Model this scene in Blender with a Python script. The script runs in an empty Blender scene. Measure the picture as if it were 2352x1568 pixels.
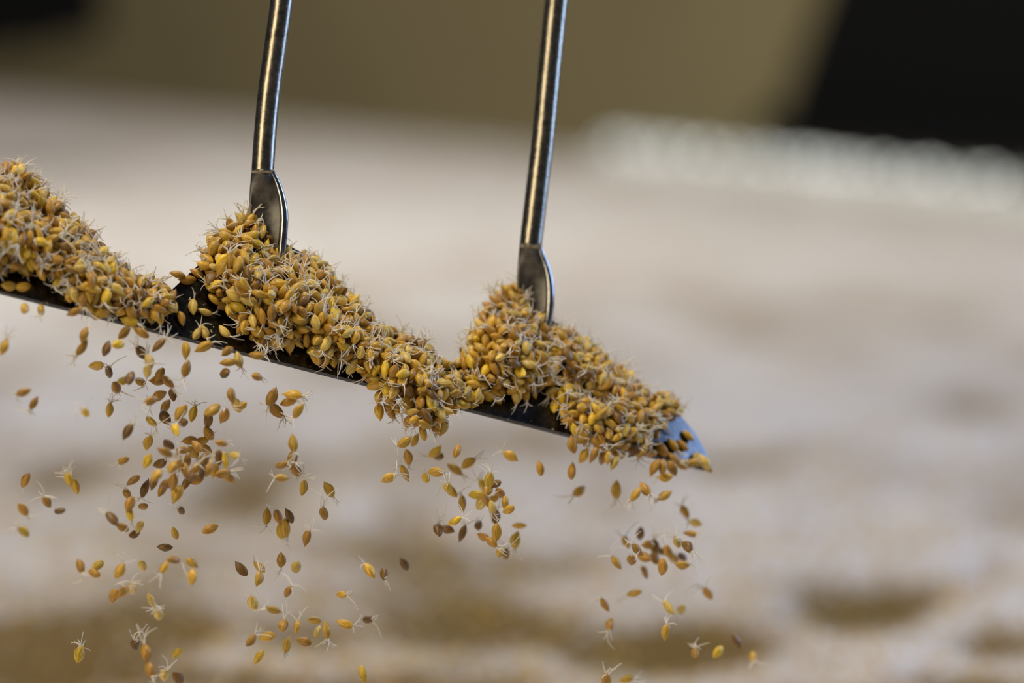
import bpy, math, random
import numpy as np
from mathutils import Vector, Matrix, noise

SC = bpy.context.scene
COL = SC.collection
random.seed(7)
RNG = np.random.default_rng(7)
R = math.radians

# ------------------------------------------------------------------ camera
PITCH = R(6.3)
CAM = np.array([0.0, 0.0, 0.5])
RIGHT = np.array([1.0, 0.0, 0.0])
FWD = np.array([0.0, math.cos(PITCH), -math.sin(PITCH)])
UPV = np.array([0.0, math.sin(PITCH), math.cos(PITCH)])
cd = bpy.data.cameras.new('camera')
cam = bpy.data.objects.new('camera', cd)
COL.objects.link(cam)
cam.location = CAM
cam.rotation_euler = (R(90) - PITCH, 0, 0)
cd.sensor_width = 36
cd.lens = 36 * 2.0 / 0.4704
cd.clip_start = 0.05
cd.clip_end = 100
cd.dof.use_dof = True
cd.dof.focus_distance = 2.0
cd.dof.aperture_fstop = 3.5
SC.camera = cam

# ------------------------------------------------------------------ world, lamps, exposure
w = bpy.data.worlds.new('world')
SC.world = w
w.use_nodes = True
w.node_tree.nodes['Background'].inputs[0].default_value = (0.75, 0.80, 1.0, 1)
w.node_tree.nodes['Background'].inputs[1].default_value = 0.05
SC.view_settings.view_transform = 'Standard'
SC.view_settings.look = 'None'
SC.view_settings.exposure = 0.0
SC.view_settings.gamma = 1.0
SC.view_settings.use_curve_mapping = False


def area(name, loc, target, sx, sy, power, color):
    l = bpy.data.lights.new(name, 'AREA')
    l.shape = 'RECTANGLE'
    l.size, l.size_y = sx, sy
    l.energy = power
    l.color = color
    o = bpy.data.objects.new(name, l)
    COL.objects.link(o)
    o.location = loc
    o.rotation_euler = (Vector(target) - Vector(loc)).to_track_quat('-Z', 'Y').to_euler()
    return o


TGT = (0, 2.0, 0.3)
area('doorway_light', (-1.5, 0.35, 1.15), TGT, 0.95, 1.8, 26, (1.0, 0.88, 0.66))
area('overhead_lamp', (-0.2, 1.75, 2.0), (0.0, 2.05, 0.3), 0.4, 0.4, 23, (1.0, 0.90, 0.72))
area('ceiling_lamp', (-0.5, 6.6, 3.6), (-0.2, 6.8, 0), 3.0, 6.0, 165, (1.0, 0.975, 0.96))
area('daylight_window', (2.4, 2.8, 1.1), TGT, 1.3, 1.7, 60, (0.34, 0.53, 1.0))
area('kerb_fill_light', (-0.7, 5.2, 1.5), (0.55, 7.1, 0.02), 0.1, 0.1, 17, (0.96, 1.0, 0.95))  # added fill aimed at the kerb and its domes, no real lamp there


# ------------------------------------------------------------------ helpers
def W(px, py, d):
    """point seen at pixel (px, py) of the 2352 x 1568 frame at depth d"""
    return CAM + FWD * d + RIGHT * ((px - 1176) * 1e-4 * d) + UPV * ((784 - py) * 1e-4 * d)


def to_px(P):
    v = np.asarray(P) - CAM
    d = v @ FWD
    return 1176 + (v @ RIGHT) / d * 1e4, 784 - (v @ UPV) / d * 1e4, d


def floor_at(px, py):
    r = FWD + RIGHT * ((px - 1176) * 1e-4) + UPV * ((784 - py) * 1e-4)
    t = -CAM[2] / r[2]
    return CAM + r * t


def mesh_obj(name, verts, faces, mat, parent=None, smooth=True):
    me = bpy.data.meshes.new(name)
    me.from_pydata([tuple(map(float, v)) for v in verts], [], faces)
    me.update()
    if smooth:
        me.polygons.foreach_set('use_smooth', [True] * len(me.polygons))
    for m in (mat if isinstance(mat, list) else [mat]):
        me.materials.append(m)
    o = bpy.data.objects.new(name, me)
    COL.objects.link(o)
    if parent is not None:
        o.parent = parent
        o.matrix_parent_inverse = parent.matrix_world.inverted()
    return o


def empty(name, loc, label, cat, group=None):
    o = bpy.data.objects.new(name, None)
    COL.objects.link(o)
    o.location = loc
    o.empty_display_size = 0.02
    o['label'] = label
    o['category'] = cat
    if group:
        o['group'] = group
    bpy.context.view_layer.update()
    return o


def tube(path, radii, seg=20, cap=True):
    path = [np.asarray(p, float) for p in path]
    V, F = [], []
    n = len(path)
    ref = None
    for i in range(n):
        t = path[min(i + 1, n - 1)] - path[max(i - 1, 0)]
        t /= np.linalg.norm(t)
        if ref is None:
            ref = np.array([0.3, -1, 0.1])
        u = ref - t * (ref @ t)
        u /= np.linalg.norm(u)
        ref = u
        v = np.cross(t, u)
        r = radii[i] if hasattr(radii, '__len__') else radii
        for k in range(seg):
            a = 2 * math.pi * k / seg
            V.append(path[i] + (u * math.cos(a) + v * math.sin(a)) * r)
    for i in range(n - 1):
        for k in range(seg):
            a, b = i * seg + k, i * seg + (k + 1) % seg
            F.append((a, b, b + seg, a + seg))
    if cap:
        F.append(tuple(range(seg))[::-1])
        F.append(tuple(range((n - 1) * seg, n * seg)))
    return V, F


def box(c, sx, sy, sz, rz=0.0):
    V = []
    for z in (-1, 1):
        for x, y in ((-1, -1), (1, -1), (1, 1), (-1, 1)):
            X, Y = x * sx / 2, y * sy / 2
            V.append((c[0] + X * math.cos(rz) - Y * math.sin(rz), c[1] + X * math.sin(rz) + Y * math.cos(rz), c[2] + z * sz / 2))
    return V, [(3, 2, 1, 0), (4, 5, 6, 7), (0, 1, 5, 4), (1, 2, 6, 5), (2, 3, 7, 6), (3, 0, 4, 7)]


def bevel(o, w, seg=2):
    m = o.modifiers.new('bevel', 'BEVEL')
    m.width = w
    m.segments = seg
    m.limit_method = 'ANGLE'
    return o


# ------------------------------------------------------------------ materials
def mat(name):
    m = bpy.data.materials.new(name)
    m.use_nodes = True
    nt = m.node_tree
    return m, nt, nt.nodes['Principled BSDF'], nt.nodes.new, nt.links.new


def noise_node(nt, scale, detail=4, rough=0.6, coord='Object'):
    tc = nt.nodes.new('ShaderNodeTexCoord')
    nz = nt.nodes.new('ShaderNodeTexNoise')
    nz.inputs['Scale'].default_value = scale
    nz.inputs['Detail'].default_value = detail
    nz.inputs['Roughness'].default_value = rough
    nt.links.new(tc.outputs[coord], nz.inputs['Vector'])
    return nz


def ramp(nt, src, stops):
    r = nt.nodes.new('ShaderNodeValToRGB')
    e = r.color_ramp.elements
    while len(e) < len(stops):
        e.new(0.5)
    for i, (p, c) in enumerate(stops):
        e[i].position = p
        e[i].color = (*c, 1) if len(c) == 3 else c
    nt.links.new(src, r.inputs['Fac'])
    return r


def grain_material(name, base):
    m, nt, b, N, L = mat(name)
    uv = N('ShaderNodeUVMap')
    uv.uv_map = 'UVMap'
    mp = N('ShaderNodeMapping')
    mp.inputs['Scale'].default_value = (26, 2.2, 1)
    L(uv.outputs['UV'], mp.inputs['Vector'])
    oi = N('ShaderNodeObjectInfo')
    geo = N('ShaderNodeNewGeometry')
    add = N('ShaderNodeMath')
    add.operation = 'ADD'
    L(oi.outputs['Random'], add.inputs[0])
    L(geo.outputs['Random Per Island'], add.inputs[1])
    mul = N('ShaderNodeMath')
    mul.operation = 'MULTIPLY'
    mul.inputs[1].default_value = 37.0
    L(add.outputs[0], mul.inputs[0])
    nz = N('ShaderNodeTexNoise')
    nz.noise_dimensions = '4D'
    nz.inputs['Scale'].default_value = 1.0
    nz.inputs['Detail'].default_value = 3
    L(mp.outputs[0], nz.inputs['Vector'])
    L(mul.outputs[0], nz.inputs['W'])
    d = [c * 0.40 for c in base]
    h = [min(1, c * 1.32) for c in base]
    rp = ramp(nt, nz.outputs['Fac'], [(0.28, d), (0.5, base), (0.75, h)])
    hs = N('ShaderNodeHueSaturation')
    vmap = N('ShaderNodeMapRange')
    fr = N('ShaderNodeMath')
    fr.operation = 'FRACT'
    L(add.outputs[0], fr.inputs[0])
    L(fr.outputs[0], vmap.inputs['Value'])
    vmap.inputs['To Min'].default_value = 0.78
    vmap.inputs['To Max'].default_value = 1.22
    L(vmap.outputs[0], hs.inputs['Value'])
    L(rp.outputs['Color'], hs.inputs['Color'])
    L(hs.outputs['Color'], b.inputs['Base Color'])
    b.inputs['Roughness'].default_value = 0.42
    b.inputs['Specular IOR Level'].default_value = 0.5
    b.inputs['Subsurface Weight'].default_value = 0.12
    b.inputs['Subsurface Radius'].default_value = (1.0, 0.5, 0.15)
    b.inputs['Subsurface Scale'].default_value = 0.0012
    bp = N('ShaderNodeBump')
    bp.inputs['Strength'].default_value = 0.35
    bp.inputs['Distance'].default_value = 0.0003
    L(nz.outputs['Fac'], bp.inputs['Height'])
    L(bp.outputs[0], b.inputs['Normal'])
    return m


TONES = ['golden', 'straw-pale', 'amber', 'shade-brown', 'yellow']  # the dark brown also holds shade on some grains, put into their colour
TONE_RGB = [(0.56, 0.325, 0.032), (0.62, 0.43, 0.095), (0.44, 0.225, 0.024), (0.20, 0.10, 0.016), (0.66, 0.42, 0.024)]
M_TONE = [grain_material('husk_' + t, c) for t, c in zip(TONES, TONE_RGB)]

M_ROOT, nt, b, N, L = mat('rootlet')
b.inputs['Base Color'].default_value = (0.90, 0.84, 0.72, 1)
b.inputs['Roughness'].default_value = 0.4
tr = N('ShaderNodeBsdfTranslucent')
tr.inputs['Color'].default_value = (0.90, 0.85, 0.76, 1)
mx = N('ShaderNodeMixShader')
mx.inputs[0].default_value = 0.35
L(b.outputs[0], mx.inputs[1])
L(tr.outputs[0], mx.inputs[2])
L(mx.outputs[0], nt.nodes['Material Output'].inputs['Surface'])


def steel(name, base, rough, flecks=False, scale=240, spot=0.0):
    m, nt, b, N, L = mat(name)
    b.inputs['Metallic'].default_value = 1.0
    nz = noise_node(nt, scale, 5, 0.7)
    rp = ramp(nt, nz.outputs['Fac'], [(0.35, [c * 0.55 for c in base]), (0.65, base)])
    col = rp.outputs['Color']
    if flecks:
        n2 = noise_node(nt, 420, 2, 0.5)
        f = ramp(nt, n2.outputs['Fac'], [(0.695, (0, 0, 0)), (0.72, (1, 1, 1))])
        mix = N('ShaderNodeMixRGB')
        L(f.outputs['Color'], mix.inputs[0])
        L(col, mix.inputs[1])
        mix.inputs[2].default_value = (0.5, 0.42, 0.26, 1)
        col = mix.outputs[0]
        inv = N('ShaderNodeMath')
        inv.operation = 'SUBTRACT'
        inv.inputs[0].default_value = 1.0
        L(f.outputs['Color'], inv.inputs[1])
        L(inv.outputs[0], b.inputs['Metallic'])
    L(col, b.inputs['Base Color'])
    rr = N('ShaderNodeMapRange')
    rr.inputs['To Min'].default_value = rough * 0.7
    rr.inputs['To Max'].default_value = rough * 1.5
    L(nz.outputs['Fac'], rr.inputs['Value'])
    L(rr.outputs[0], b.inputs['Roughness'])
    bp = N('ShaderNodeBump')
    bp.inputs['Strength'].default_value = 0.25
    bp.inputs['Distance'].default_value = 0.0004
    L(nz.outputs['Fac'], bp.inputs['Height'])
    L(bp.outputs[0], b.inputs['Normal'])
    return m


M_BLADE = steel('worn_blade_steel', (0.085, 0.082, 0.078), 0.24, flecks=True)
M_ROD = steel('bright_rod_steel', (0.42, 0.36, 0.26), 0.25)
M_RIM = steel('polished_rim_steel', (0.62, 0.60, 0.57), 0.16)
M_GLINT, nt, b, N, L = mat('glint_mirror')
b.inputs['Metallic'].default_value = 1.0
b.inputs['Base Color'].default_value = (0.9, 0.92, 0.88, 1)
b.inputs['Roughness'].default_value = 0.12
M_FACE = steel('dull_foot_steel', (0.22, 0.20, 0.17), 0.42)
M_KERB, nt, b, N, L = mat('painted_kerb_gleam')
b.inputs['Base Color'].default_value = (0.80, 0.82, 0.76, 1)  # pale colour stands in for the bright reflection on the metal kerb
b.inputs['Roughness'].default_value = 0.25

M_BLACK, nt, b, N, L = mat('black_paint')
b.inputs['Base Color'].default_value = (0.003, 0.003, 0.003, 1)
b.inputs['Roughness'].default_value = 0.9
b.inputs['Specular IOR Level'].default_value = 0.1

M_WALL, nt, b, N, L = mat('olive_plaster')
nz = noise_node(nt, 1.2, 5, 0.6)
rp = ramp(nt, nz.outputs['Fac'], [(0.3, (0.155, 0.125, 0.055)), (0.7, (0.195, 0.155, 0.07))])
L(rp.outputs['Color'], b.inputs['Base Color'])
b.inputs['Roughness'].default_value = 0.85

M_BED, nt, b, N, L = mat('malt_bed')
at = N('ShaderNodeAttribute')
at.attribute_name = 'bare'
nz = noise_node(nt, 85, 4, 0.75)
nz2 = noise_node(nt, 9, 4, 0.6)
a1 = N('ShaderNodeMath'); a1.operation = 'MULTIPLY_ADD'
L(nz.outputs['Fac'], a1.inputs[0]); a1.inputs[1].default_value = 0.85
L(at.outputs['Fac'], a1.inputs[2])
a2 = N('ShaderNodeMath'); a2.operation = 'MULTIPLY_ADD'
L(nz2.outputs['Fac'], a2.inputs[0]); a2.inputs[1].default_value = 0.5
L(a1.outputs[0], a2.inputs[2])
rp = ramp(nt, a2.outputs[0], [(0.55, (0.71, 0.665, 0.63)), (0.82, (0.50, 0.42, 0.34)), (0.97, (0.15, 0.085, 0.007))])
L(rp.outputs['Color'], b.inputs['Base Color'])
b.inputs['Roughness'].default_value = 0.8
bp = N('ShaderNodeBump')
bp.inputs['Distance'].default_value = 0.006
bp.inputs['Strength'].default_value = 0.6
L(nz.outputs['Fac'], bp.inputs['Height'])
L(bp.outputs[0], b.inputs['Normal'])

# ------------------------------------------------------------------ room: malt floor, wall
HOLLOWS = [(1990, 1320, 170, 50, 1.0), (2120, 1290, 120, 30, .6), (2290, 1400, 120, 38, 1.0), (1450, 1400, 150, 32, .7), (1640, 1400, 160, 36, .9),
           (90, 1440, 170, 55, 1.0), (330, 1500, 170, 36, .9), (1090, 1370, 170, 34, .7), (860, 1530, 170, 22, .8), (1100, 1555, 90, 22, 1.0),
           (1460, 1530, 70, 36, .8), (1780, 1530, 170, 32, .6), (2200, 1500, 110, 34, .6), (60, 1545, 60, 26, .8), (560, 1110, 130, 40, .35),
           (140, 1060, 120, 40, .4), (430, 1390, 60, 20, .3), (1850, 1180, 160, 32, .35), (2060, 1200, 60, 26, .4), (1680, 1010, 150, 26, .4),
           (1980, 960, 150, 30, .35), (2250, 900, 120, 30, .35), (1300, 1240, 120, 26, .3), (700, 1400, 110, 24, .3), (1950, 1545, 60, 26, .5),
           (1640, 1190, 100, 24, .3), (940, 1140, 80, 22, .3), (2300, 1260, 90, 26, .4)]
HOL = []
for (px, py, rx, ry, s) in HOLLOWS:
    c = floor_at(px, py)
    e1 = floor_at(px + rx, py)
    e2 = floor_at(px, py - ry)
    HOL.append((c[0], c[1], abs(e1[0] - c[0]), abs(e2[1] - c[1]), s))

A_ = floor_at(-500, 168)
B_ = floor_at(2900, 508)
A_[2] = B_[2] = 0
dirw = (B_ - A_) / np.linalg.norm(B_ - A_)
nrm = np.array([dirw[1], -dirw[0], 0])
if nrm[1] > 0:
    nrm = -nrm          # towards the camera


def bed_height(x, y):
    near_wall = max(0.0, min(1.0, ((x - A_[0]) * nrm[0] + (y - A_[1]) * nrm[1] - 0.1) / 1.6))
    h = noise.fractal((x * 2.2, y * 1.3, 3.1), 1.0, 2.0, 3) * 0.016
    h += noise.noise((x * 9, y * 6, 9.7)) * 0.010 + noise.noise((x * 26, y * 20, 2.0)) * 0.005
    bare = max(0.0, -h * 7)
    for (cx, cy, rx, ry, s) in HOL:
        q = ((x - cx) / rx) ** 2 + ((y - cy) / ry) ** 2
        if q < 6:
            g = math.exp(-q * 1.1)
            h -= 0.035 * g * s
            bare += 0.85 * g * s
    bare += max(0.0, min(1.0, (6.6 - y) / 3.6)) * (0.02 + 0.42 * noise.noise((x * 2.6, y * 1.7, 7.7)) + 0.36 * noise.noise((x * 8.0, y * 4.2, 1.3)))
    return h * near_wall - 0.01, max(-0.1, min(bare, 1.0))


ys = np.concatenate([np.linspace(1.4, 2.2, 18)[:-1], np.linspace(2.2, 4.6, 230)[:-1], np.linspace(4.6, 12.5, 150)])
nx = 250
V, F, BARE = [], [], []
for y in ys:
    hw = 0.8 + y * 0.30
    for k in range(nx):
        x = (k / (nx - 1) * 2 - 1) * hw
        h, ba = bed_height(x, y)
        V.append((x, y, h))
        BARE.append(ba)
for j in range(len(ys) - 1):
    for k in range(nx - 1):
        a = j * nx + k
        F.append((a, a + 1, a + 1 + nx, a + nx))
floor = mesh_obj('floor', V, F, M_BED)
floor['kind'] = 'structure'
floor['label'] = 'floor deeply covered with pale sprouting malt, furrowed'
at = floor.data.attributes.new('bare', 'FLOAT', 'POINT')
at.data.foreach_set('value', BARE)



def wall_pt(px_top):
    """point of the wall foot under image column px"""
    r = FWD + RIGHT * ((px_top - 1176) * 1e-4)
    n2 = np.array([nrm[0], nrm[1]])
    t = (n2 @ (A_ - CAM)[:2]) / (n2 @ r[:2])
    p = CAM + r * t
    p[2] = 0
    return p


L0, L1 = A_ - dirw * 2.0, B_ + dirw * 3.0
WV = []
for p, off in ((L0, 0.0), (L1, 0.0), (L1, -0.25), (L0, -0.25)):
    WV.append(p + nrm * off)
verts = [(*p[:2], -0.1) for p in WV] + [(*p[:2], 2.6) for p in WV]
wall = mesh_obj('wall_back', verts, [(0, 1, 5, 4), (1, 2, 6, 5), (2, 3, 7, 6), (3, 0, 4, 7), (4, 5, 6, 7)], M_WALL, smooth=False)
wall['kind'] = 'structure'
wall['label'] = 'olive ochre wall behind the malt floor'

# kerb along the wall foot, its gleam painted pale, with invented glint domes
k0, k1 = wall_pt(1455), wall_pt(2700)
kerb = empty('steel_kerb', (k0 + k1) / 2, 'gleam-painted pale kerb edging the malt floor, studded with glinting domes below the black housing', 'kerb')
ang = math.atan2(k1[1] - k0[1], k1[0] - k0[0])
LEN = np.linalg.norm(k1 - k0)
mid = (k0 + k1) / 2 + nrm * 0.05
V, F = box((mid[0], mid[1], 0.005), LEN, 0.06, 0.03, ang)
bevel(mesh_obj('kerb_rail', V, F, M_KERB, kerb, smooth=False), 0.006, 3)
V, F = box((mid[0] - nrm[0] * 0.04, mid[1] - nrm[1] * 0.04, 0.012), LEN, 0.012, 0.044, ang)
mesh_obj('kerb_flange', V, F, M_KERB, kerb, smooth=False)
glint_x = [1462, 1492, 1515, 1540, 1562, 1590, 1612, 1636, 1655, 1680, 1702, 1730, 1752, 1785, 1830, 1868, 1890, 1902, 1914, 1928, 1944, 1962, 1984, 2020, 2052,
          2090, 2150, 2182, 2200, 2225, 2300, 2340, 2400]
for i, px in enumerate(glint_x):
    p = wall_pt(px) + nrm * 0.05
    V, F = [], []
    rr_ = 0.026 + 0.006 * math.sin(i * 2.3)
    for a in range(6):
        th = a / 5 * math.pi / 2
        for k in range(14):
            ph = 2 * math.pi * k / 14
            V.append((p[0] + rr_ * math.cos(th) * math.cos(ph), p[1] + rr_ * math.cos(th) * math.sin(ph), 0.014 + rr_ * 0.9 * math.sin(th)))
    for a in range(5):
        for k in range(14):
            q, q2 = a * 14 + k, a * 14 + (k + 1) % 14
            F.append((q, q2, q2 + 14, q + 14))
    mesh_obj('glint_dome', V, F, M_GLINT, kerb)  # invented mirror domes, added only to throw blurred glints

# black housing (upper right) and black duct (upper left), both far out of focus
h0, h1 = wall_pt(1790), wall_pt(2800)
hs = empty('steel_housing', (h0 + h1) / 2, 'black blurred machine housing standing over the glinting kerb', 'machine')
lean = RIGHT * 0.085
V = []
for z, k in ((0.045, 0.0), (1.9, 6.5)):
    for p, off in ((h0, 0.02), (h1, 0.02), (h1, -0.2), (h0, -0.2)):
        q = p + nrm * off
        V.append((q[0] + (lean[0] * k if p is h0 else 0), q[1], z))
mesh_obj('body', V, [(3, 2, 1, 0), (4, 5, 6, 7), (0, 1, 5, 4), (1, 2, 6, 5), (2, 3, 7, 6), (3, 0, 4, 7)], M_BLACK, hs, smooth=False)
pm = (h0 + h1) / 2
V, F = box((pm[0] + nrm[0] * 0.035, pm[1] + nrm[1] * 0.035, 0.075), np.linalg.norm(h1 - h0), 0.03, 0.05, ang)
mesh_obj('foot_rail', V, F, M_BLACK, hs, smooth=False)

dd = empty('air_duct', W(-60, -60, 7.2), 'round black duct stretched to stand in for shade in the upper wall corner', 'duct')
V, F = tube([W(-420, -30, 7.2), W(-40, -70, 7.2), W(215, -105, 7.2)], [0.14, 0.14, 0.135], 28)  # duct made longer and thicker to imitate shading on the wall
mesh_obj('duct_pipe', V, F, M_BLACK, dd)
V, F = tube([W(60, -83, 7.2), W(85, -86, 7.2)], 0.147, 28)
mesh_obj('flange', V, F, M_BLACK, dd)

# ------------------------------------------------------------------ the turner: blade with three lobes, rods
def edge_depth(px):
    return 2.0 + (px - 700) * 8.0e-5


def edge_y(px):
    return 668 + 0.2519 * px


E0, E1 = W(0, edge_y(0), edge_depth(0)), W(1500, edge_y(1500), edge_depth(1500))
EDIR = (E1 - E0) / np.linalg.norm(E1 - E0)
TILT = R(38)
U = np.array([0, math.sin(TILT), math.cos(TILT)])
U = U - EDIR * (U @ EDIR)
U /= np.linalg.norm(U)
PN = np.cross(EDIR, U)
if PN[1] > 0:
    PN = -PN            # blade normal, towards camera and up


def blade_depth(px, py):
    r = FWD + RIGHT * ((px - 1176) * 1e-4) + UPV * ((784 - py) * 1e-4)
    d = (PN @ (E0 - CAM)) / (PN @ r)
    s = max(0.0, px - 1470)
    return d + 4.0e-7 * s ** 2


TOP = [(-420, 480), (-330, 420), (-260, 365), (-180, 330), (-80, 370), (0, 420), (100, 520), (200, 592), (300, 640), (380, 668), (396, 664), (475, 590),
       (560, 530), (630, 545), (690, 578), (740, 622), (800, 685), (900, 765), (1000, 822), (1048, 835), (1110, 762), (1180, 700), (1240, 708), (1290, 752),
       (1400, 848), (1500, 918), (1560, 950), (1600, 998), (1622, 1038), (1634, 1068), (1637, 1080)]
tx = np.array([p[0] for p in TOP], float)
ty = np.array([p[1] for p in TOP], float)
cols = np.unique(np.concatenate([np.arange(-420, 1637, 8.0), tx, np.arange(1560, 1637, 4.0)]))
NT = 14
V, F = [], []
tops = np.interp(cols, tx, ty)
for sgn in (0, 1):
    for c, t in zip(cols, tops):
        yb = edge_y(c) if c < 1560 else min(edge_y(c), edge_y(1560) + (c - 1560) * 0.24)
        yb = max(yb, t + 0.5)
        for k in range(NT + 1):
            y = yb + (t - yb) * k / NT
            V.append(W(c, y, blade_depth(c, y)) - PN * (0.0026 * sgn))
nc = len(cols)
n1 = nc * (NT + 1)
for i in range(nc - 1):
    for k in range(NT):
        a = i * (NT + 1) + k
        F.append((a, a + NT + 1, a + NT + 2, a + 1))
        F.append((n1 + a, n1 + a + 1, n1 + a + NT + 2, n1 + a + NT + 1))
    a, bq = i * (NT + 1), (i + 1) * (NT + 1)
    F.append((a, n1 + a, n1 + bq, bq))
    F.append((a + NT, bq + NT, n1 + bq + NT, n1 + a + NT))
for i in (0, nc - 1):
    for k in range(NT):
        a = i * (NT + 1) + k
        F.append((a, a + 1, n1 + a + 1, n1 + a) if i == 0 else (a + 1, a, n1 + a, n1 + a + 1))
turner = empty('malt_turner', W(640, 700, blade_depth(640, 700)), 'dark steel malt turner, lobed blade hanging on slim rods under heaps of grain', 'tool')
blade = mesh_obj('blade', V, F, M_BLADE, turner)
blade.data.polygons.foreach_set('use_smooth', [True] * len(blade.data.polygons))
try:
    blade.data.set_sharp_from_angle(angle=R(40))
except Exception:
    pass


def smooth_path(pts, n):
    """pts rows (px, py, depth, r...) resampled with Catmull-Rom"""
    P = np.array(pts, float)
    P = np.vstack([2 * P[0] - P[1], P, 2 * P[-1] - P[-2]])
    out = []
    m = len(P) - 3
    for i in range(m):
        for t in np.linspace(0, 1, n, endpoint=(i == m - 1)):
            p0, p1, p2, p3 = P[i:i + 4]
            out.append(0.5 * (2 * p1 + (p2 - p0) * t + (2 * p0 - 5 * p1 + 4 * p2 - p3) * t ** 2 + (3 * p1 - p0 - 3 * p2 + p3) * t ** 3))
    return np.array(out)


def make_rod(axis, base, rim, left, parent):
    base_y = axis[-1][1]
    """axis: rod centre line (px, py); base: depth; rim: right rolled rim line; left: left border of the flattened foot"""
    d = base
    pts = smooth_path([(x, y, d + (base_y - y) * 2e-4 * math.tan(R(7))) for x, y in axis], 10)
    V, F = tube([W(*p) for p in pts], 0.0052 * d / 2.0, 28)
    rod = mesh_obj('rod', V, F, M_ROD, parent)
    # flattened foot: a scooped spatula between left border and rim
    n = 18
    lp = smooth_path([(x, y, d) for x, y in left], 6)
    rp_ = smooth_path([(x, y, d) for x, y in rim], 6)

    def resample(P):
        s = np.concatenate([[0], np.cumsum(np.linalg.norm(np.diff(P[:, :2], axis=0), axis=1))])
        return np.array([[np.interp(q, s, P[:, j]) for j in range(3)] for q in np.linspace(0, s[-1], n)])
    lp, rp_ = resample(lp), resample(rp_)
    m = 12
    V, F = [], []
    for side in (0, 1):
        for i in range(n):
            for k in range(m + 1):
                t = k / m
                p = lp[i] * (1 - t) + rp_[i] * t
                scoop = math.sin(math.pi * t)
                fl = min(1.0, i / (n * 0.35))
                front = -0.0046 * scoop * (1 - fl) + 0.0020 * scoop * fl - 0.0010
                back = 0.0050 * scoop * (1 - fl * 0.5) + 0.0006
                V.append(W(p[0], p[1], d + (front if side == 0 else back)))
    q = n * (m + 1)
    for i in range(n - 1):
        for k in range(m):
            a = i * (m + 1) + k
            F.append((a, a + m + 1, a + m + 2, a + 1))
            F.append((q + a, q + a + 1, q + a + m + 2, q + a + m + 1))
        a, c = i * (m + 1), (i + 1) * (m + 1)
        F.append((a, q + a, q + c, c))
        F.append((a + m, c + m, q + c + m, q + a + m))
    for i in (0, n - 1):
        for k in range(m):
            a = i * (m + 1) + k
            F.append((a, a + 1, q + a + 1, q + a) if i == 0 else (a + 1, a, q + a, q + a + 1))
    foot = mesh_obj('flattened_foot', V, F, M_FACE, parent)
    V, F = tube([W(p[0], p[1], d - 0.001) for p in rp_], [0.0011 + 0.0009 * min(1, i / 8) for i in range(n)], 14)
    r_ = mesh_obj('rolled_rim', V, F, M_RIM, foot)
    r_['label'] = 'polished rim catching blue daylight'


D1 = blade_depth(620, 560) - 0.006
D2 = blade_depth(1225, 715) - 0.006
make_rod([(720, -1500), (690, -900), (672, -420), (662, -160), (647, 0), (632, 110), (618, 215), (609, 310), (603, 400)], D1,
         [(621, 388), (634, 412), (645, 445), (652, 490), (651, 530), (646, 580), (642, 610)],
         [(578, 388), (575, 420), (572, 470), (574, 520), (590, 580), (600, 610)], turner)
make_rod([(1390, -1500), (1350, -900), (1318, -420), (1296, -160), (1278, 0), (1261, 170), (1247, 320), (1232, 450), (1218, 572)], D2,
         [(1238, 560), (1244, 582), (1256, 615), (1263, 655), (1263, 700), (1257, 745), (1250, 775)],
         [(1193, 560), (1190, 600), (1187, 640), (1190, 690), (1200, 740), (1210, 775)], turner)

# ------------------------------------------------------------------ malt grains: shapes
GL, GW, GT = 0.0079, 0.0043, 0.0037
NS, NR = 14, 11


def kernel_arrays(seed):
    r = random.Random(seed)
    L_ = GL * r.uniform(0.9, 1.1)
    wx = GW / 2 * r.uniform(0.9, 1.12)
    wy = GT / 2 * r.uniform(0.9, 1.1)
    bend = r.uniform(-0.0005, 0.0005)
    plump = r.uniform(0.60, 0.78)
    skew = r.uniform(0.84, 0.98)
    V, UV = [], []
    for i in range(NR):
        t = (i + 0.35) / (NR - 0.3)
        prof = math.sin(math.pi * t ** skew) ** plump
        z = (t - 0.5) * L_
        bx = bend * math.cos(math.pi * (t - 0.5))
        for k in range(NS):
            a = 2 * math.pi * k / NS
            ridge = 1 + 0.05 * math.cos(5 * a) * min(1, prof * 1.3)
            crease = 1 - 0.30 * math.exp(-((math.atan2(math.sin(a + math.pi / 2), math.cos(a + math.pi / 2))) / 0.33) ** 2) * prof
            V.append((bx + wx * prof * ridge * crease * math.cos(a), wy * prof * ridge * crease * math.sin(a), z))
            UV.append((k / NS, t))
    V.append((bend * 0.1, 0, -L_ * 0.485))
    UV.append((0, 0))
    V.append((0, 0, L_ * r.uniform(0.52, 0.60)))
    UV.append((0, 1))
    Q, T = [], []
    for i in range(NR - 1):
        for k in range(NS):
            a, b_ = i * NS + k, i * NS + (k + 1) % NS
            Q.append((a, b_, b_ + NS, a + NS))
    n = NR * NS
    for k in range(NS):
        T.append((k, n, (k + 1) % NS))
        T.append(((NR - 1) * NS + k, (NR - 1) * NS + (k + 1) % NS, n + 1))
    return np.array(V), Q, T, np.array(UV), L_


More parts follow.
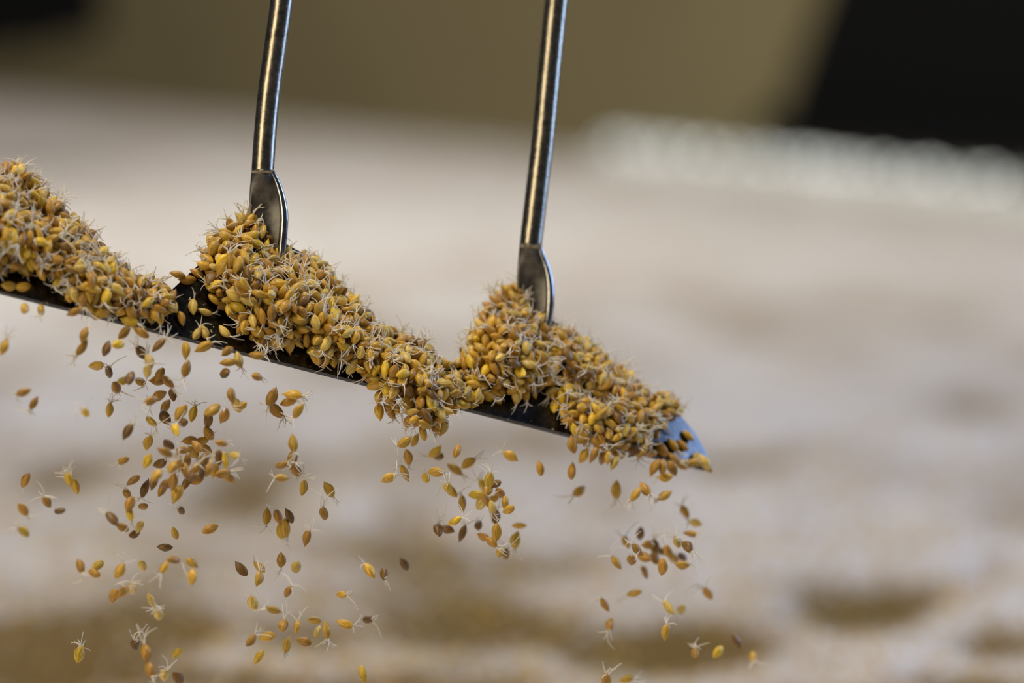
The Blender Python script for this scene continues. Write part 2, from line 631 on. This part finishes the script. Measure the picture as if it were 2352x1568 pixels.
def root_arrays(seed, long=1.0):
    r = random.Random(1000 + seed)
    V, Q = [], []
    m, sg = 7, 5
    for j in range(r.randint(3, 6)):
        a = r.uniform(0, 2 * math.pi)
        sp = r.uniform(0.25, 1.15)
        d = np.array([math.cos(a) * sp, math.sin(a) * sp, -1.0])
        d /= np.linalg.norm(d)
        curl = np.array([r.gauss(0, 1), r.gauss(0, 1), r.gauss(0, 0.8)]) * r.uniform(0.13, 0.40)
        ln = r.uniform(0.0035, 0.0085) * long
        p = np.array([math.cos(a) * 0.0005, math.sin(a) * 0.0005, -GL * 0.45])
        path = [p.copy()]
        for s in range(m):
            d = d + curl
            d /= np.linalg.norm(d)
            p = p + d * ln / m
            path.append(p.copy())
        r0 = r.uniform(0.00026, 0.00038)
        v, f = tube(path, [r0 * (1 - 0.62 * s / m) for s in range(m + 1)], sg, cap=False)
        o = len(V)
        V += v
        Q += [tuple(o + q for q in ff) for ff in f]
    return np.array(V), Q


KER = [kernel_arrays(s) for s in range(8)]
ROOT = [root_arrays(s) for s in range(12)] + [root_arrays(50 + s, 1.35) for s in range(4)]
KMESH, RMESH = {}, {}


def kernel_mesh(s, tone):
    if (s, tone) not in KMESH:
        Vv, Q, T, UV, _ = KER[s]
        me = bpy.data.meshes.new('malt_grain')
        me.from_pydata(Vv.tolist(), [], Q + T)
        me.polygons.foreach_set('use_smooth', [True] * len(me.polygons))
        uvl = me.uv_layers.new(name='UVMap')
        li = np.empty(len(me.loops), int)
        me.loops.foreach_get('vertex_index', li)
        uvl.data.foreach_set('uv', UV[li].astype(np.float32).ravel())
        me.materials.append(M_TONE[tone])
        me.update()
        KMESH[(s, tone)] = me
    return KMESH[(s, tone)]


def root_mesh(s):
    if s not in RMESH:
        me = bpy.data.meshes.new('root_tuft')
        me.from_pydata(ROOT[s][0].tolist(), [], ROOT[s][1])
        me.polygons.foreach_set('use_smooth', [True] * len(me.polygons))
        me.materials.append(M_ROOT)
        me.update()
        RMESH[s] = me
    return RMESH[s]


def frame_from_axis(ax, roll):
    """3x3 with local +z along ax"""
    ax = ax / np.linalg.norm(ax)
    ref = np.array([0.0, -1.0, 0.0]) if abs(ax[1]) < 0.9 else np.array([1.0, 0, 0])
    u = ref - ax * (ref @ ax)
    u /= np.linalg.norm(u)
    v = np.cross(ax, u)
    c, s = math.cos(roll), math.sin(roll)
    x = u * c + v * s
    y = np.cross(ax, x)
    return np.stack([x, y, ax], axis=1)


# grain records: dict(P, M, scale, shape, tone, root (index or -1), falling)
GR = []


def add_grain(P, ax, roll, scale, shape, tone, root, falling, pose=None):
    GR.append(dict(P=np.asarray(P, float), M=frame_from_axis(np.asarray(ax, float), roll), s=scale, k=shape, tone=tone, root=root, fall=falling))


# falling grains: (px, py, direction of the root end in the picture, visible length share, tone, roots 0/1/2)
FALL = """56 708 80 .65 0 0|94 711 275 .65 0 1|170 716 25 1 2 0|230 723 205 1 0 0|298 737 -15 1 4 1|285 763 50 .9 2 0|325 764 -30 1 2 0|194 769 70 1 2 1|188 798 235 1 2 1
244 800 250 1 3 0|271 791 10 .75 4 0|9 797 70 1 0 1|323 809 120 .9 3 1|365 792 45 1 3 1|342 830 110 .9 1 1|337 851 80 .8 1 2|221 839 10 .8 0 0|251 855 85 .5 3 2|281 873 10 .5 4 0
300 868 75 .8 3 0|267 888 -60 .5 2 1|323 876 -40 .6 2 1|366 861 60 1 2 0|363 874 0 .8 2 0|386 876 -50 .9 2 1|54 900 200 1 2 1|78 925 240 1 2 1|197 947 110 .5 4 2|251 941 85 .95 0 1
426 804 90 1 0 0|428 846 255 1 2 1|469 797 25 1 0 1|523 807 35 .75 2 0|525 832 5 1 0 0|549 826 -75 1 1 1|516 858 10 .4 3 0|590 866 -20 .6 2 1|590 815 -5 1 2 1|365 910 210 .9 2 1
347 919 200 .8 2 2|397 906 100 .9 3 0|380 933 60 .9 2 0|381 957 -60 .9 3 1|416 947 50 1 0 0|444 950 75 1 4 1|487 941 35 .9 0 0|478 962 260 .9 3 0|514 954 65 .9 2 1|533 908 100 1 2 0
555 931 30 .7 0 0|542 929 -60 1 1 0|294 991 60 1 3 1|348 968 -35 .7 4 2|405 987 110 .7 4 1|341 1017 70 .9 0 1|420 971 20 .6 3 0|480 994 -55 .8 2 0|379 1039 -30 .9 2 0|388 1020 -45 .7 3 0
419 1034 0 .8 2 0|436 1012 5 .9 2 0|462 1012 10 .9 0 1|452 1025 -50 .9 2 0|508 1017 -10 .6 2 1|338 1058 65 1 4 0|409 1060 95 1 2 1|431 1058 80 .8 2 0|443 1037 -50 .9 0 1|474 1029 -40 .9 0 1
471 1056 70 .9 3 0|483 1067 60 .9 0 1|503 1051 95 .9 3 0|517 1056 100 .9 4 0|539 1046 -20 .7 1 1|512 1087 10 .8 2 1|465 1084 80 .9 3 0|477 1079 60 .9 2 1|359 1091 50 .9 0 0|354 1108 70 .9 3 0
367 1063 20 .8 3 1|383 1110 20 .9 3 1|373 1125 60 .9 2 0|397 1106 80 .9 2 1|438 1094 -5 .9 3 0|447 1075 40 .8 2 1|408 1134 65 .95 0 0|428 1110 60 .9 3 1|333 1122 250 1 3 1|306 1103 35 .9 2 0
283 1058 200 .75 0 1|293 1134 120 .8 2 1|299 1158 70 .8 2 0|298 1179 -70 .9 4 1|328 1163 20 .6 2 0|417 1172 110 .55 3 1|483 1215 25 .9 2 0|257 1191 130 .9 3 2|281 1210 -35 .7 2 0|321 1210 60 .9 1 0
309 1225 20 .6 3 0|402 1224 -75 .9 0 0|59 1103 240 .9 2 1|159 1101 105 .9 4 1|172 1116 110 1 0 1|52 1170 -60 .8 2 1|54 1221 130 .8 4 1|107 1152 120 .8 2 2|138 1172 10 .6 3 0|379 1256 -3 1 3 0
184 1300 -70 .85 2 1|225 1300 40 .7 4 0|217 1316 -20 .7 2 0|274 1310 60 1 0 2|328 1299 100 .6 1 0|378 1302 240 .95 0 1|399 1286 -10 .6 2 1|441 1293 140 .9 0 0|441 1325 90 .9 0 0|555 1306 -50 1 3 0
261 1369 70 .9 2 0|282 1360 45 .8 2 1|347 1377 -60 .9 1 1|362 1410 90 .6 1 1|303 1350 80 .7 1 2|183 1502 75 .8 4 1|333 1498 95 .95 2 2|343 1537 -70 .9 2 1|407 1500 50 .8 4 0|312 1480 90 .7 3 2
379 1550 80 .7 1 1|407 1558 -60 .8 3 0|624 911 245 1 2 1|634 941 -45 1 2 1|673 907 -5 1 0 1|662 924 15 1 2 1|686 944 235 1 0 1|674 1018 -85 1 0 1|674 1050 -95 .8 2 2|648 1067 20 .8 2 1
666 1069 -40 .8 2 1|681 1081 -60 .7 2 2|648 1097 180 .9 0 1|696 1120 80 1 0 1|755 1125 -60 1 0 2|612 1186 265 1 0 1|639 1186 110 .9 2 1|664 1185 -65 1 3 0|646 1220 -80 1 4 0|656 1212 -85 1 0 1
705 1235 75 .95 2 1|743 1179 100 .75 2 2|645 1286 270 1.05 2 1|681 1302 85 .7 1 0|596 1302 140 .9 0 1|594 1327 75 .9 0 1|848 1310 125 .95 0 1|881 1318 -75 .6 3 1|928 1296 -60 .95 3 0|662 1359 60 .8 2 2
784 1366 0 .7 0 2|582 1385 110 .8 1 1|629 1400 160 .9 0 1|651 1436 80 .6 2 2|682 1440 80 .9 0 1|722 1425 -5 .9 0 0|730 1451 70 .7 1 0|750 1447 -80 1 0 1|793 1432 -20 1 0 1|844 1423 0 .6 3 2
576 1470 50 .9 2 1|614 1462 15 .95 0 0|660 1481 255 1 0 1|698 1473 -12 .95 2 0|595 1509 55 1 4 0|834 1548 100 1 4 0|929 1014 215 1 0 1|953 1010 245 1 0 0|971 994 -75 1 0 0|992 981 -80 .9 2 1
1016 979 75 1 0 0|936 1050 -80 1 2 1|929 1086 115 1 0 1|892 1098 30 .9 0 1|999 1037 225 .9 4 1|1007 1049 10 .6 3 0|1049 1036 70 .7 2 0|1077 1064 35 1 0 2|1002 1085 0 .9 0 1|980 1098 90 .6 4 1
1044 1077 -35 .95 0 1|1039 1128 130 .9 0 2|1030 1120 100 .6 4 1|1062 1155 95 .95 0 1|1172 1048 150 1 0 1|1240 1076 -80 1 2 0|1107 1114 110 .8 4 1|1125 1102 85 .8 4 1|1138 1111 20 .8 3 0|1096 1137 0 .9 4 0
1133 1144 30 .9 0 0|1147 1132 -60 .7 2 0|1103 1157 60 .8 1 1|1129 1164 -80 .9 1 1|1139 1187 85 .95 3 1|1161 1155 90 1 0 0|1168 1169 30 .8 0 0|1120 1125 70 .8 0 1|1118 1148 -70 .8 2 1
1044 1196 30 .9 4 1|1007 1217 100 .6 3 2|1029 1215 160 .8 3 1|1062 1224 70 1 3 1|1100 1206 90 .5 3 1|1193 1207 3 .9 0 0|1140 1222 88 1 0 0|1110 1231 -20 .8 2 0|1129 1245 -35 .9 2 1|1186 1240 -100 1 4 1
1163 1270 95 .7 2 2|1150 1268 60 .6 0 2|1316 1021 -80 1 2 0|1340 1047 60 .95 0 1|1364 1043 65 1 2 0|1383 1052 80 .8 2 0|1396 1049 85 .9 0 1|1412 1063 60 1 1 0|1314 1082 -95 1 2 0|1330 1127 215 .9 0 2
1416 1125 -92 1 0 1|1460 1134 235 1 0 1|1482 1123 -55 .9 2 1|1527 1138 210 1 0 1|1505 1073 60 1 2 0|1522 1073 85 1 2 0|1544 1075 115 1 2 0|1529 1095 185 1 0 1|1574 1175 120 1 2 1|1598 1201 170 .8 1 1
1586 1225 -5 .8 2 1|1557 1245 120 .7 1 2|1578 1256 -50 .8 3 1|1471 1225 85 .8 3 0|1439 1245 110 .7 0 2|1416 1292 125 1 0 2|1464 1262 130 .9 2 1|1479 1277 -30 .8 2 0|1489 1251 0 .8 2 0|1503 1255 95 1 3 1
1505 1280 -75 .9 2 0|1516 1264 -20 .8 3 0|1535 1266 110 .9 2 2|1547 1280 -60 .8 0 2|1566 1279 -50 .7 3 0|1568 1296 -5 .9 0 1|1452 1286 80 .6 2 1|1521 1301 85 .9 2 0|1481 1314 110 .7 2 1|1457 1362 195 .9 0 2
1389 1388 120 1 2 1|1402 1433 -100 .8 2 2|1626 1362 125 .9 2 2|1536 1394 130 .8 1 2|1565 1398 225 .7 1 1|1530 1451 80 1 0 1|1598 1498 90 .6 2 1|1649 1497 45 .85 4 0|1691 1472 -60 .9 3 0|1730 1507 -90 .6 0 2
1391 1562 80 .8 2 1|1440 1560 10 .9 0 1|525 1095 -40 .8 2 0|494 1078 80 .8 0 1|425 1078 100 .9 2 0|452 1100 30 .8 2 1|395 1072 70 .8 0 1|938 968 250 .9 2 1|1003 985 80 .9 0 0|985 962 -80 .9 2 1"""
fr = random.Random(31)
for rec in FALL.replace('\n', '|').split('|'):
    f = rec.split()
    px, py, an, fs, tone, rt = float(f[0]), float(f[1]), R(float(f[2])), min(1.0, float(f[3])), int(f[4]), int(f[5])
    d = edge_depth(px) + fr.uniform(-0.035, 0.03)
    if py - edge_y(px) < 90:
        d = edge_depth(px) + fr.uniform(-0.016, -0.004)
    fo = math.sqrt(max(0.0, 1 - fs ** 2)) * fr.choice((-1, 1))
    ax = -(RIGHT * math.cos(an) * fs + UPV * math.sin(an) * fs + FWD * fo)
    root = -1 if rt == 0 else (fr.randrange(12) if rt == 1 else 12 + fr.randrange(4))
    add_grain(W(px, py, d), ax, fr.uniform(0, 2 * math.pi), fr.uniform(0.92, 1.12), fr.randrange(8), tone, root, True)

# heaped grains
H1 = [(-160, 420), (-80, 395), (-20, 382), (20, 378), (60, 395), (100, 440), (150, 482), (212, 545), (258, 597), (325, 637), (385, 668), (412, 695),
      (380, 725), (340, 730), (300, 718), (230, 712), (180, 700), (120, 640), (70, 628), (0, 625), (-160, 610)]
H2 = [(470, 604), (480, 549), (540, 512), (585, 482), (610, 503), (622, 560), (652, 582), (700, 584), (760, 618), (768, 655), (828, 697), (868, 743), (930, 778),
      (974, 784), (1008, 828), (1056, 850), (1106, 868), (1126, 905), (1100, 922), (1050, 932), (1020, 980), (960, 980), (930, 930), (885, 920), (868, 893),
      (838, 858), (780, 828), (730, 828), (690, 788), (640, 798), (560, 772), (530, 720), (490, 690), (480, 650)]
H3 = [(1050, 838), (1085, 775), (1118, 712), (1168, 662), (1212, 666), (1230, 715), (1258, 748), (1300, 753), (1366, 797), (1434, 856), (1484, 896), (1550, 912),
      (1562, 945), (1535, 972), (1500, 1008), (1470, 1046), (1420, 1042), (1350, 1022), (1310, 988), (1288, 928), (1250, 888), (1200, 912), (1120, 903), (1085, 878)]


def poly_tests(poly):
    P = np.array(poly, float)
    Q = np.roll(P, -1, axis=0)

    def inside(x, y):
        c = ((P[:, 1] > y) != (Q[:, 1] > y)) & (x < (Q[:, 0] - P[:, 0]) * (y - P[:, 1]) / (Q[:, 1] - P[:, 1] + 1e-12) + P[:, 0])
        return bool(c.sum() % 2)

    def dist(x, y):
        d = Q - P
        t = np.clip(((x - P[:, 0]) * d[:, 0] + (y - P[:, 1]) * d[:, 1]) / (d ** 2).sum(1), 0, 1)
        return float(np.sqrt(((P[:, 0] + t * d[:, 0] - x) ** 2 + (P[:, 1] + t * d[:, 1] - y) ** 2).min()))
    return inside, dist


CELL = 0.0056
HASH = {}


def put_spheres(C, rr3):
    for c, rr in zip(C, rr3):
        key = tuple(np.floor(c / CELL).astype(int))
        HASH.setdefault(key, []).append((c[0], c[1], c[2], rr))


def clear_of(C, rr3, tol):
    for c, rr in zip(C, rr3):
        kx, ky, kz = int(math.floor(c[0] / CELL)), int(math.floor(c[1] / CELL)), int(math.floor(c[2] / CELL))
        for i in (kx - 1, kx, kx + 1):
            for j in (ky - 1, ky, ky + 1):
                for k in (kz - 1, kz, kz + 1):
                    for (x, y, z, r2) in HASH.get((i, j, k), ()):
                        dx, dy, dz = x - c[0], y - c[1], z - c[2]
                        m = (rr + r2) * tol
                        if dx * dx + dy * dy + dz * dz < m * m:
                            return False
    return True


OFFS = (-0.0023, 0.0, 0.0023)
RAD = (0.00135, 0.00180, 0.00135)
for g in GR:
    put_spheres([g['P'] + g['M'][:, 2] * o for o in OFFS], RAD)

hr = random.Random(5)
TONE_W = [0, 0, 0, 0, 0, 0, 1, 1, 1, 2, 2, 2, 2, 3, 4, 4]


def bare_patch(px, py):
    for (x0, y0), (x1, y1) in (((1262, 775), (1285, 852)), ((1285, 852), (1400, 918))):
        t = max(0.0, min(1.0, ((px - x0) * (x1 - x0) + (py - y0) * (y1 - y0)) / ((x1 - x0) ** 2 + (y1 - y0) ** 2)))
        if math.hypot(px - x0 - t * (x1 - x0), py - y0 - t * (y1 - y0)) < 27:
            return True
    return False


def fill(poly, tries, tol, hmax, seed):
    rnd = random.Random(seed)
    inside, dist = poly_tests(poly)
    xs = [p[0] for p in poly]
    ys_ = [p[1] for p in poly]
    n = 0
    for _ in range(tries):
        px, py = rnd.uniform(min(xs), max(xs)), rnd.uniform(min(ys_), max(ys_))
        if not inside(px, py):
            continue
        de = dist(px, py)
        top = np.interp(px, tx, ty)
        bd = blade_depth(px, max(py, top - 40))
        h = min(hmax, 0.0032 + de * 0.00016)
        if bare_patch(px, py):
            h = 0.003
            if rnd.random() < 0.75:
                continue
        off = rnd.uniform(0.0024, 0.0024 + h)
        d = bd - off / abs(PN @ FWD)
        if py < top and rnd.random() < 0.5:
            d += rnd.uniform(0, 0.010)
        P = W(px, py, d)
        for _k in range(3):
            ax = np.array([rnd.gauss(0, 1), rnd.gauss(0, 1), rnd.gauss(0, 1)])
            ax -= PN * (ax @ PN) * 0.55
            ax /= np.linalg.norm(ax)
            C = [P + ax * o for o in OFFS]
            if min((c - E0) @ PN for c in C) < 0.0012 and py > top and px < 1470:
                continue
            if clear_of(C, RAD, tol):
                put_spheres(C, RAD)
                root = rnd.randrange(12) if rnd.random() < 0.66 else (12 + rnd.randrange(4) if rnd.random() < 0.35 else -1)
                if root >= 0 and ax[2] > 0.2 and rnd.random() < 0.25:
                    ax = -ax
                add_grain(P, ax, rnd.uniform(0, 6.28), rnd.uniform(0.92, 1.1), rnd.randrange(8), rnd.choice(TONE_W), root, False)
                n += 1
                break
    return n


for i, (poly, k) in enumerate(((H1, 1.0), (H2, 1.5), (H3, 1.2))):
    fill(poly, int(5200 * k), 1.0, 0.016, 10 + i)
    fill(poly, int(5200 * k), 0.86, 0.016, 20 + i)
    fill(poly, int(3200 * k), 0.74, 0.018, 30 + i)

# single grains lying on the bare blade: (px, py, root direction, tone, roots)
STRAY = """20 656 10 0 0|52 657 20 0 0|408 630 0 2 0|431 642 15 2 0|452 628 -25 2 1|444 704 80 1 1|416 731 95 2 0|471 716 -10 1 1|452 766 55 1 1|470 762 -80 1 1|516 760 -50 1 1
554 750 -10 4 1|597 782 -50 4 1|612 772 -90 1 1|643 794 60 1 1|716 822 95 0 0|737 824 -65 1 1|768 812 85 2 0|794 818 -80 1 1|820 832 60 1 0|837 842 20 0 1|846 868 -35 2 0|240 700 -85 0 0|232 716 -50 0 1
1580 1000 -40 0 0|1568 1022 -45 2 0|1545 1022 -60 0 1|1520 1030 -60 2 0|1600 1052 70 1 0|1612 1066 -65 1 0|1625 1072 -60 0 0|1592 1066 5 0 0|1570 1066 10 0 1|1548 1050 -30 2 1|1482 1018 85 0 1|1494 1040 10 2 0
1290 952 80 0 0|1275 930 70 4 0|1322 968 -60 2 1|1340 862 -35 0 0|1378 905 -40 0 0|1300 880 20 2 1|1240 876 20 0 1|1350 940 60 0 1|1182 895 -85 2 0|1164 884 70 2 1|1140 908 -70 0 0|1085 925 60 0 1|870 912 70 0 0|882 885 15 0 1|905 935 -60 0 1
893 920 -60 0 1|872 945 80 0 0|895 945 -60 2 1|1060 932 15 4 1|1040 940 80 0 0"""
sr = random.Random(77)
for rec in STRAY.replace('\n', '|').split('|'):
    f = rec.split()
    px, py, an, tone, rt = float(f[0]), float(f[1]), R(float(f[2])), int(f[3]), int(f[4])
    top = np.interp(px, tx, ty)
    d = blade_depth(px, min(max(py, top), edge_y(px))) - 0.0024
    P = W(px, py, d)
    ax = -(RIGHT * math.cos(an) + UPV * math.sin(an))
    ax = ax - PN * (ax @ PN)
    C = [P + ax / np.linalg.norm(ax) * o for o in OFFS]
    if not clear_of(C, RAD, 0.72):
        P = P + PN * 0.0022
    put_spheres(C, RAD)
    add_grain(P, ax, sr.uniform(0, 6.28), sr.uniform(0.95, 1.12), sr.randrange(8), tone, sr.randrange(12) if rt else -1, False)

# ------------------------------------------------------------------ which grains show largest (a coarse depth buffer of the camera's view)
S = 3.0
zb, ib = {}, {}
local = KER[0][0][::2]
for gi, g in enumerate(GR):
    pts = (local * g['s']) @ g['M'].T + g['P']
    v = pts - CAM
    dp = v @ FWD
    x = ((1176 + (v @ RIGHT) / dp * 1e4) // S).astype(int)
    y = ((784 - (v @ UPV) / dp * 1e4) // S).astype(int)
    ok = (x >= 0) & (x < 2352 / S) & (y >= 0) & (y < 1568 / S)
    for xx, yy, z in zip(x[ok].tolist(), y[ok].tolist(), dp[ok].tolist()):
        for q in ((xx, yy), (xx + 1, yy), (xx, yy + 1), (xx - 1, yy)):
            if z < zb.get(q, 9e9):
                zb[q] = z
                ib[q] = gi
cnt = np.zeros(len(GR), int)
for q, gi in ib.items():
    cnt[gi] += 1
score = cnt.astype(float)
fallen = np.array([g['fall'] for g in GR])
score[fallen] += 1000
order = np.argsort(-score)
single = set(order[:300].tolist())
print('GRAINS', len(GR), 'falling', int(fallen.sum()), 'heap visible', int(((cnt > 0) & ~fallen).sum()))

# ------------------------------------------------------------------ labels for the single grains
ORD = ['first', 'second', 'third', 'fourth', 'fifth', 'sixth', 'seventh', 'eighth', 'ninth', 'tenth', 'eleventh', 'twelfth', 'thirteenth', 'fourteenth']
NUM = ['zero', 'one', 'two', 'three', 'four', 'five', 'six', 'seven', 'eight', 'nine', 'ten', 'eleven', 'twelve', 'thirteen', 'fourteen']


def place_of(px, py, fall):
    if not fall:
        if px < 440:
            return 'on the cropped heap', 'grains on the cropped heap'
        if px < 1060:
            if py < edge_y(px) - 190:
                return 'on the crest of the middle heap', 'grains on the middle heap'
            if px < 800:
                return 'on the broad middle heap', 'grains on the middle heap'
            return 'on the middle heap\'s tapering slope', 'grains on the middle heap'
        if px > 1470:
            return 'beside the blue blade tip', 'grains at the blade tip'
        if py < edge_y(px) - 150:
            return 'on the crest of the tip heap', 'grains on the tip heap'
        return 'on the heap beside the tip', 'grains on the tip heap'
    if 320 < px < 555 and 1000 < py < 1140:
        return 'in the dense falling clump', 'grains in the dense falling clump'
    if px < 260:
        what = 'the cropped heap'
    elif px < 600:
        what = 'the bare blade patch'
    elif px < 860:
        what = 'the middle heap'
    elif px < 1260:
        what = 'the gap between heaps'
    else:
        what = 'the blade tip'
    h = py - edge_y(px)
    pre = 'falling close under' if h < 120 else ('falling midway under' if h < 330 else ('falling low under' if h < 600 else 'falling lowest under'))
    return pre + ' ' + what, 'malt grains falling under ' + what


info = []
for gi in sorted(single):
    g = GR[gi]
    px, py, _ = to_px(g['P'])
    ax = g['M'][:, 2]
    ax_r, ax_u = ax @ RIGHT, ax @ UPV
    ln = math.hypot(ax_r, ax_u)
    a = math.degrees(math.atan2(ax_u, ax_r)) % 180
    if ln < 0.6:
        pose = 'end-on'
    elif a < 22 or a > 158:
        pose = 'flat-lying'
    elif 68 < a < 112:
        pose = 'upright'
    elif a <= 68:
        pose = 'slash-tilted'
    else:
        pose = 'backslash-tilted'
    rt = 'bare' if g['root'] < 0 else ('long-rooted' if g['root'] >= 12 else 'rooted')
    pl, grp = place_of(px, py, g['fall'])
    info.append([gi, TONES[g['tone']] + ' ' + pose + ' ' + rt + ' malt grain ' + pl, grp, py])
same = {}
for it in info:
    same.setdefault(it[1], []).append(it)
LABEL, GROUP = {}, {}
for lab, its in same.items():
    its.sort(key=lambda q: q[3])
    n = len(its)
    for k, it in enumerate(its):
        LABEL[it[0]] = lab if n == 1 else f'{lab}, {"lowest" if k == n - 1 else "topmost" if k == 0 else ORD[k]} of {NUM[n]}'
        GROUP[it[0]] = it[2]

# ------------------------------------------------------------------ build the grains
for gi in sorted(single):
    g = GR[gi]
    o = bpy.data.objects.new('malt_grain', kernel_mesh(g['k'], g['tone']))
    COL.objects.link(o)
    Mx = Matrix([[*(g['M'][r] * g['s']), g['P'][r]] for r in range(3)] + [[0, 0, 0, 1]])
    o.matrix_world = Mx
    o['label'] = LABEL[gi]
    o['category'] = 'grain'
    o['group'] = GROUP[gi]
    if g['root'] >= 0:
        c = bpy.data.objects.new('root_tuft', root_mesh(g['root']))
        COL.objects.link(c)
        c.parent = o

VV, CO, LV, LT, MI, UVS = [], 0, [], [], [], []
for gi, g in enumerate(GR):
    if gi in single:
        continue
    for kind in (0, 1):
        if kind == 0:
            Vv, Q, T, UV, _ = KER[g['k']]
            mi = g['tone']
        else:
            if g['root'] < 0:
                continue
            Vv, Q = ROOT[g['root']]
            T, UV, mi = [], np.zeros((len(Vv), 2)), 5
        VV.append((Vv * g['s']) @ g['M'].T + g['P'])
        q = np.array(Q, int).ravel()
        LV.append(q + CO)
        UVS.append(UV[q])
        LT.append(np.full(len(Q), 4))
        if T:
            t = np.array(T, int).ravel()
            LV.append(t + CO)
            UVS.append(UV[t])
            LT.append(np.full(len(T), 3))
        MI.append(np.full(len(Q) + len(T), mi))
        CO += len(Vv)
VV = np.concatenate(VV)
LV = np.concatenate(LV)
LT = np.concatenate(LT)
MI = np.concatenate(MI)
UVS = np.concatenate(UVS)
me = bpy.data.meshes.new('heaped_malt')
me.vertices.add(len(VV))
me.vertices.foreach_set('co', VV.astype(np.float32).ravel())
me.loops.add(len(LV))
me.loops.foreach_set('vertex_index', LV.astype(np.int32))
me.polygons.add(len(LT))
me.polygons.foreach_set('loop_start', np.concatenate([[0], np.cumsum(LT)[:-1]]).astype(np.int32))
me.polygons.foreach_set('loop_total', LT.astype(np.int32))
me.polygons.foreach_set('material_index', MI.astype(np.int32))
me.polygons.foreach_set('use_smooth', np.ones(len(LT), bool))
for m in M_TONE + [M_ROOT]:
    me.materials.append(m)
uvl = me.uv_layers.new(name='UVMap')
me.update(calc_edges=True)
me.validate()
uvl = me.uv_layers['UVMap']
if len(uvl.data) == len(UVS):
    uvl.data.foreach_set('uv', UVS.astype(np.float32).ravel())
heap = bpy.data.objects.new('heaped_malt', me)
COL.objects.link(heap)
heap['kind'] = 'stuff'
heap['label'] = 'golden sprouted malt heaped over the dark blade, tangled with white rootlets'
heap['category'] = 'malt'

# ------------------------------------------------------------------ loose grain on the near part of the malt bed (instanced)
src = bpy.data.collections.new('bed_sources')
for s in range(6):
    o = bpy.data.objects.new('bed_grain', kernel_mesh(s, (0, 1, 2, 0, 1, 1)[s]))
    src.objects.link(o)
for s in range(12):
    me2 = bpy.data.meshes.new('bed_tuft')
    me2.from_pydata(ROOT[s][0].tolist(), [], ROOT[s][1])
    me2.materials.append(M_ROOT)
    o = bpy.data.objects.new('bed_tuft', me2)
    src.objects.link(o)
V, F = [], []
yy = np.linspace(2.25, 4.2, 130)
nx2 = 90
for y in yy:
    hw = 0.08 + y * 0.125
    for k in range(nx2):
        x = (k / (nx2 - 1) * 2 - 1) * hw
        V.append((x, y, bed_height(x, y)[0] + 0.001))
for j in range(len(yy) - 1):
    for k in range(nx2 - 1):
        a = j * nx2 + k
        F.append((a, a + 1, a + 1 + nx2, a + nx2))
loose = mesh_obj('loose_malt', V, F, M_BED)
at = loose.data.attributes.new('strewn', 'FLOAT', 'POINT')
at.data.foreach_set('value', [11000 * max(0.0, min(1.0, (4.1 - v[1]) / 1.5)) * min(1.0, (0.08 + v[1] * 0.125 - abs(v[0])) / 0.1, (v[1] - 2.25) / 0.15 + 0.1) * max(0.12, 1 - 1.3 * max(0.0, bed_height(v[0], v[1])[1])) for v in V])
loose['kind'] = 'stuff'
loose['label'] = 'loose sprouting malt strewn over the near furrows of the floor'
loose['category'] = 'malt'
ng = bpy.data.node_groups.new('strew', 'GeometryNodeTree')
ng.interface.new_socket('Geometry', in_out='INPUT', socket_type='NodeSocketGeometry')
ng.interface.new_socket('Geometry', in_out='OUTPUT', socket_type='NodeSocketGeometry')
gi_ = ng.nodes.new('NodeGroupInput')
go_ = ng.nodes.new('NodeGroupOutput')
dp = ng.nodes.new('GeometryNodeDistributePointsOnFaces')
dn = ng.nodes.new('GeometryNodeInputNamedAttribute')
dn.data_type = 'FLOAT'
dn.inputs['Name'].default_value = 'strewn'
ng.links.new(dn.outputs[0], dp.inputs['Density'])
ci = ng.nodes.new('GeometryNodeCollectionInfo')
ci.inputs['Collection'].default_value = src
ci.inputs['Separate Children'].default_value = True
ci.inputs['Reset Children'].default_value = True
rv = ng.nodes.new('FunctionNodeRandomValue')
rv.data_type = 'FLOAT_VECTOR'
rv.inputs[0].default_value = (0, 0, 0)
rv.inputs[1].default_value = (6.28, 6.28, 6.28)
ip = ng.nodes.new('GeometryNodeInstanceOnPoints')
ip.inputs['Pick Instance'].default_value = True
ng.links.new(gi_.outputs[0], dp.inputs['Mesh'])
ng.links.new(dp.outputs['Points'], ip.inputs['Points'])
ng.links.new(ci.outputs[0], ip.inputs['Instance'])
ng.links.new(rv.outputs[0], ip.inputs['Rotation'])
ng.links.new(ip.outputs[0], go_.inputs[0])
md = loose.modifiers.new('strew', 'NODES')
md.node_group = ng
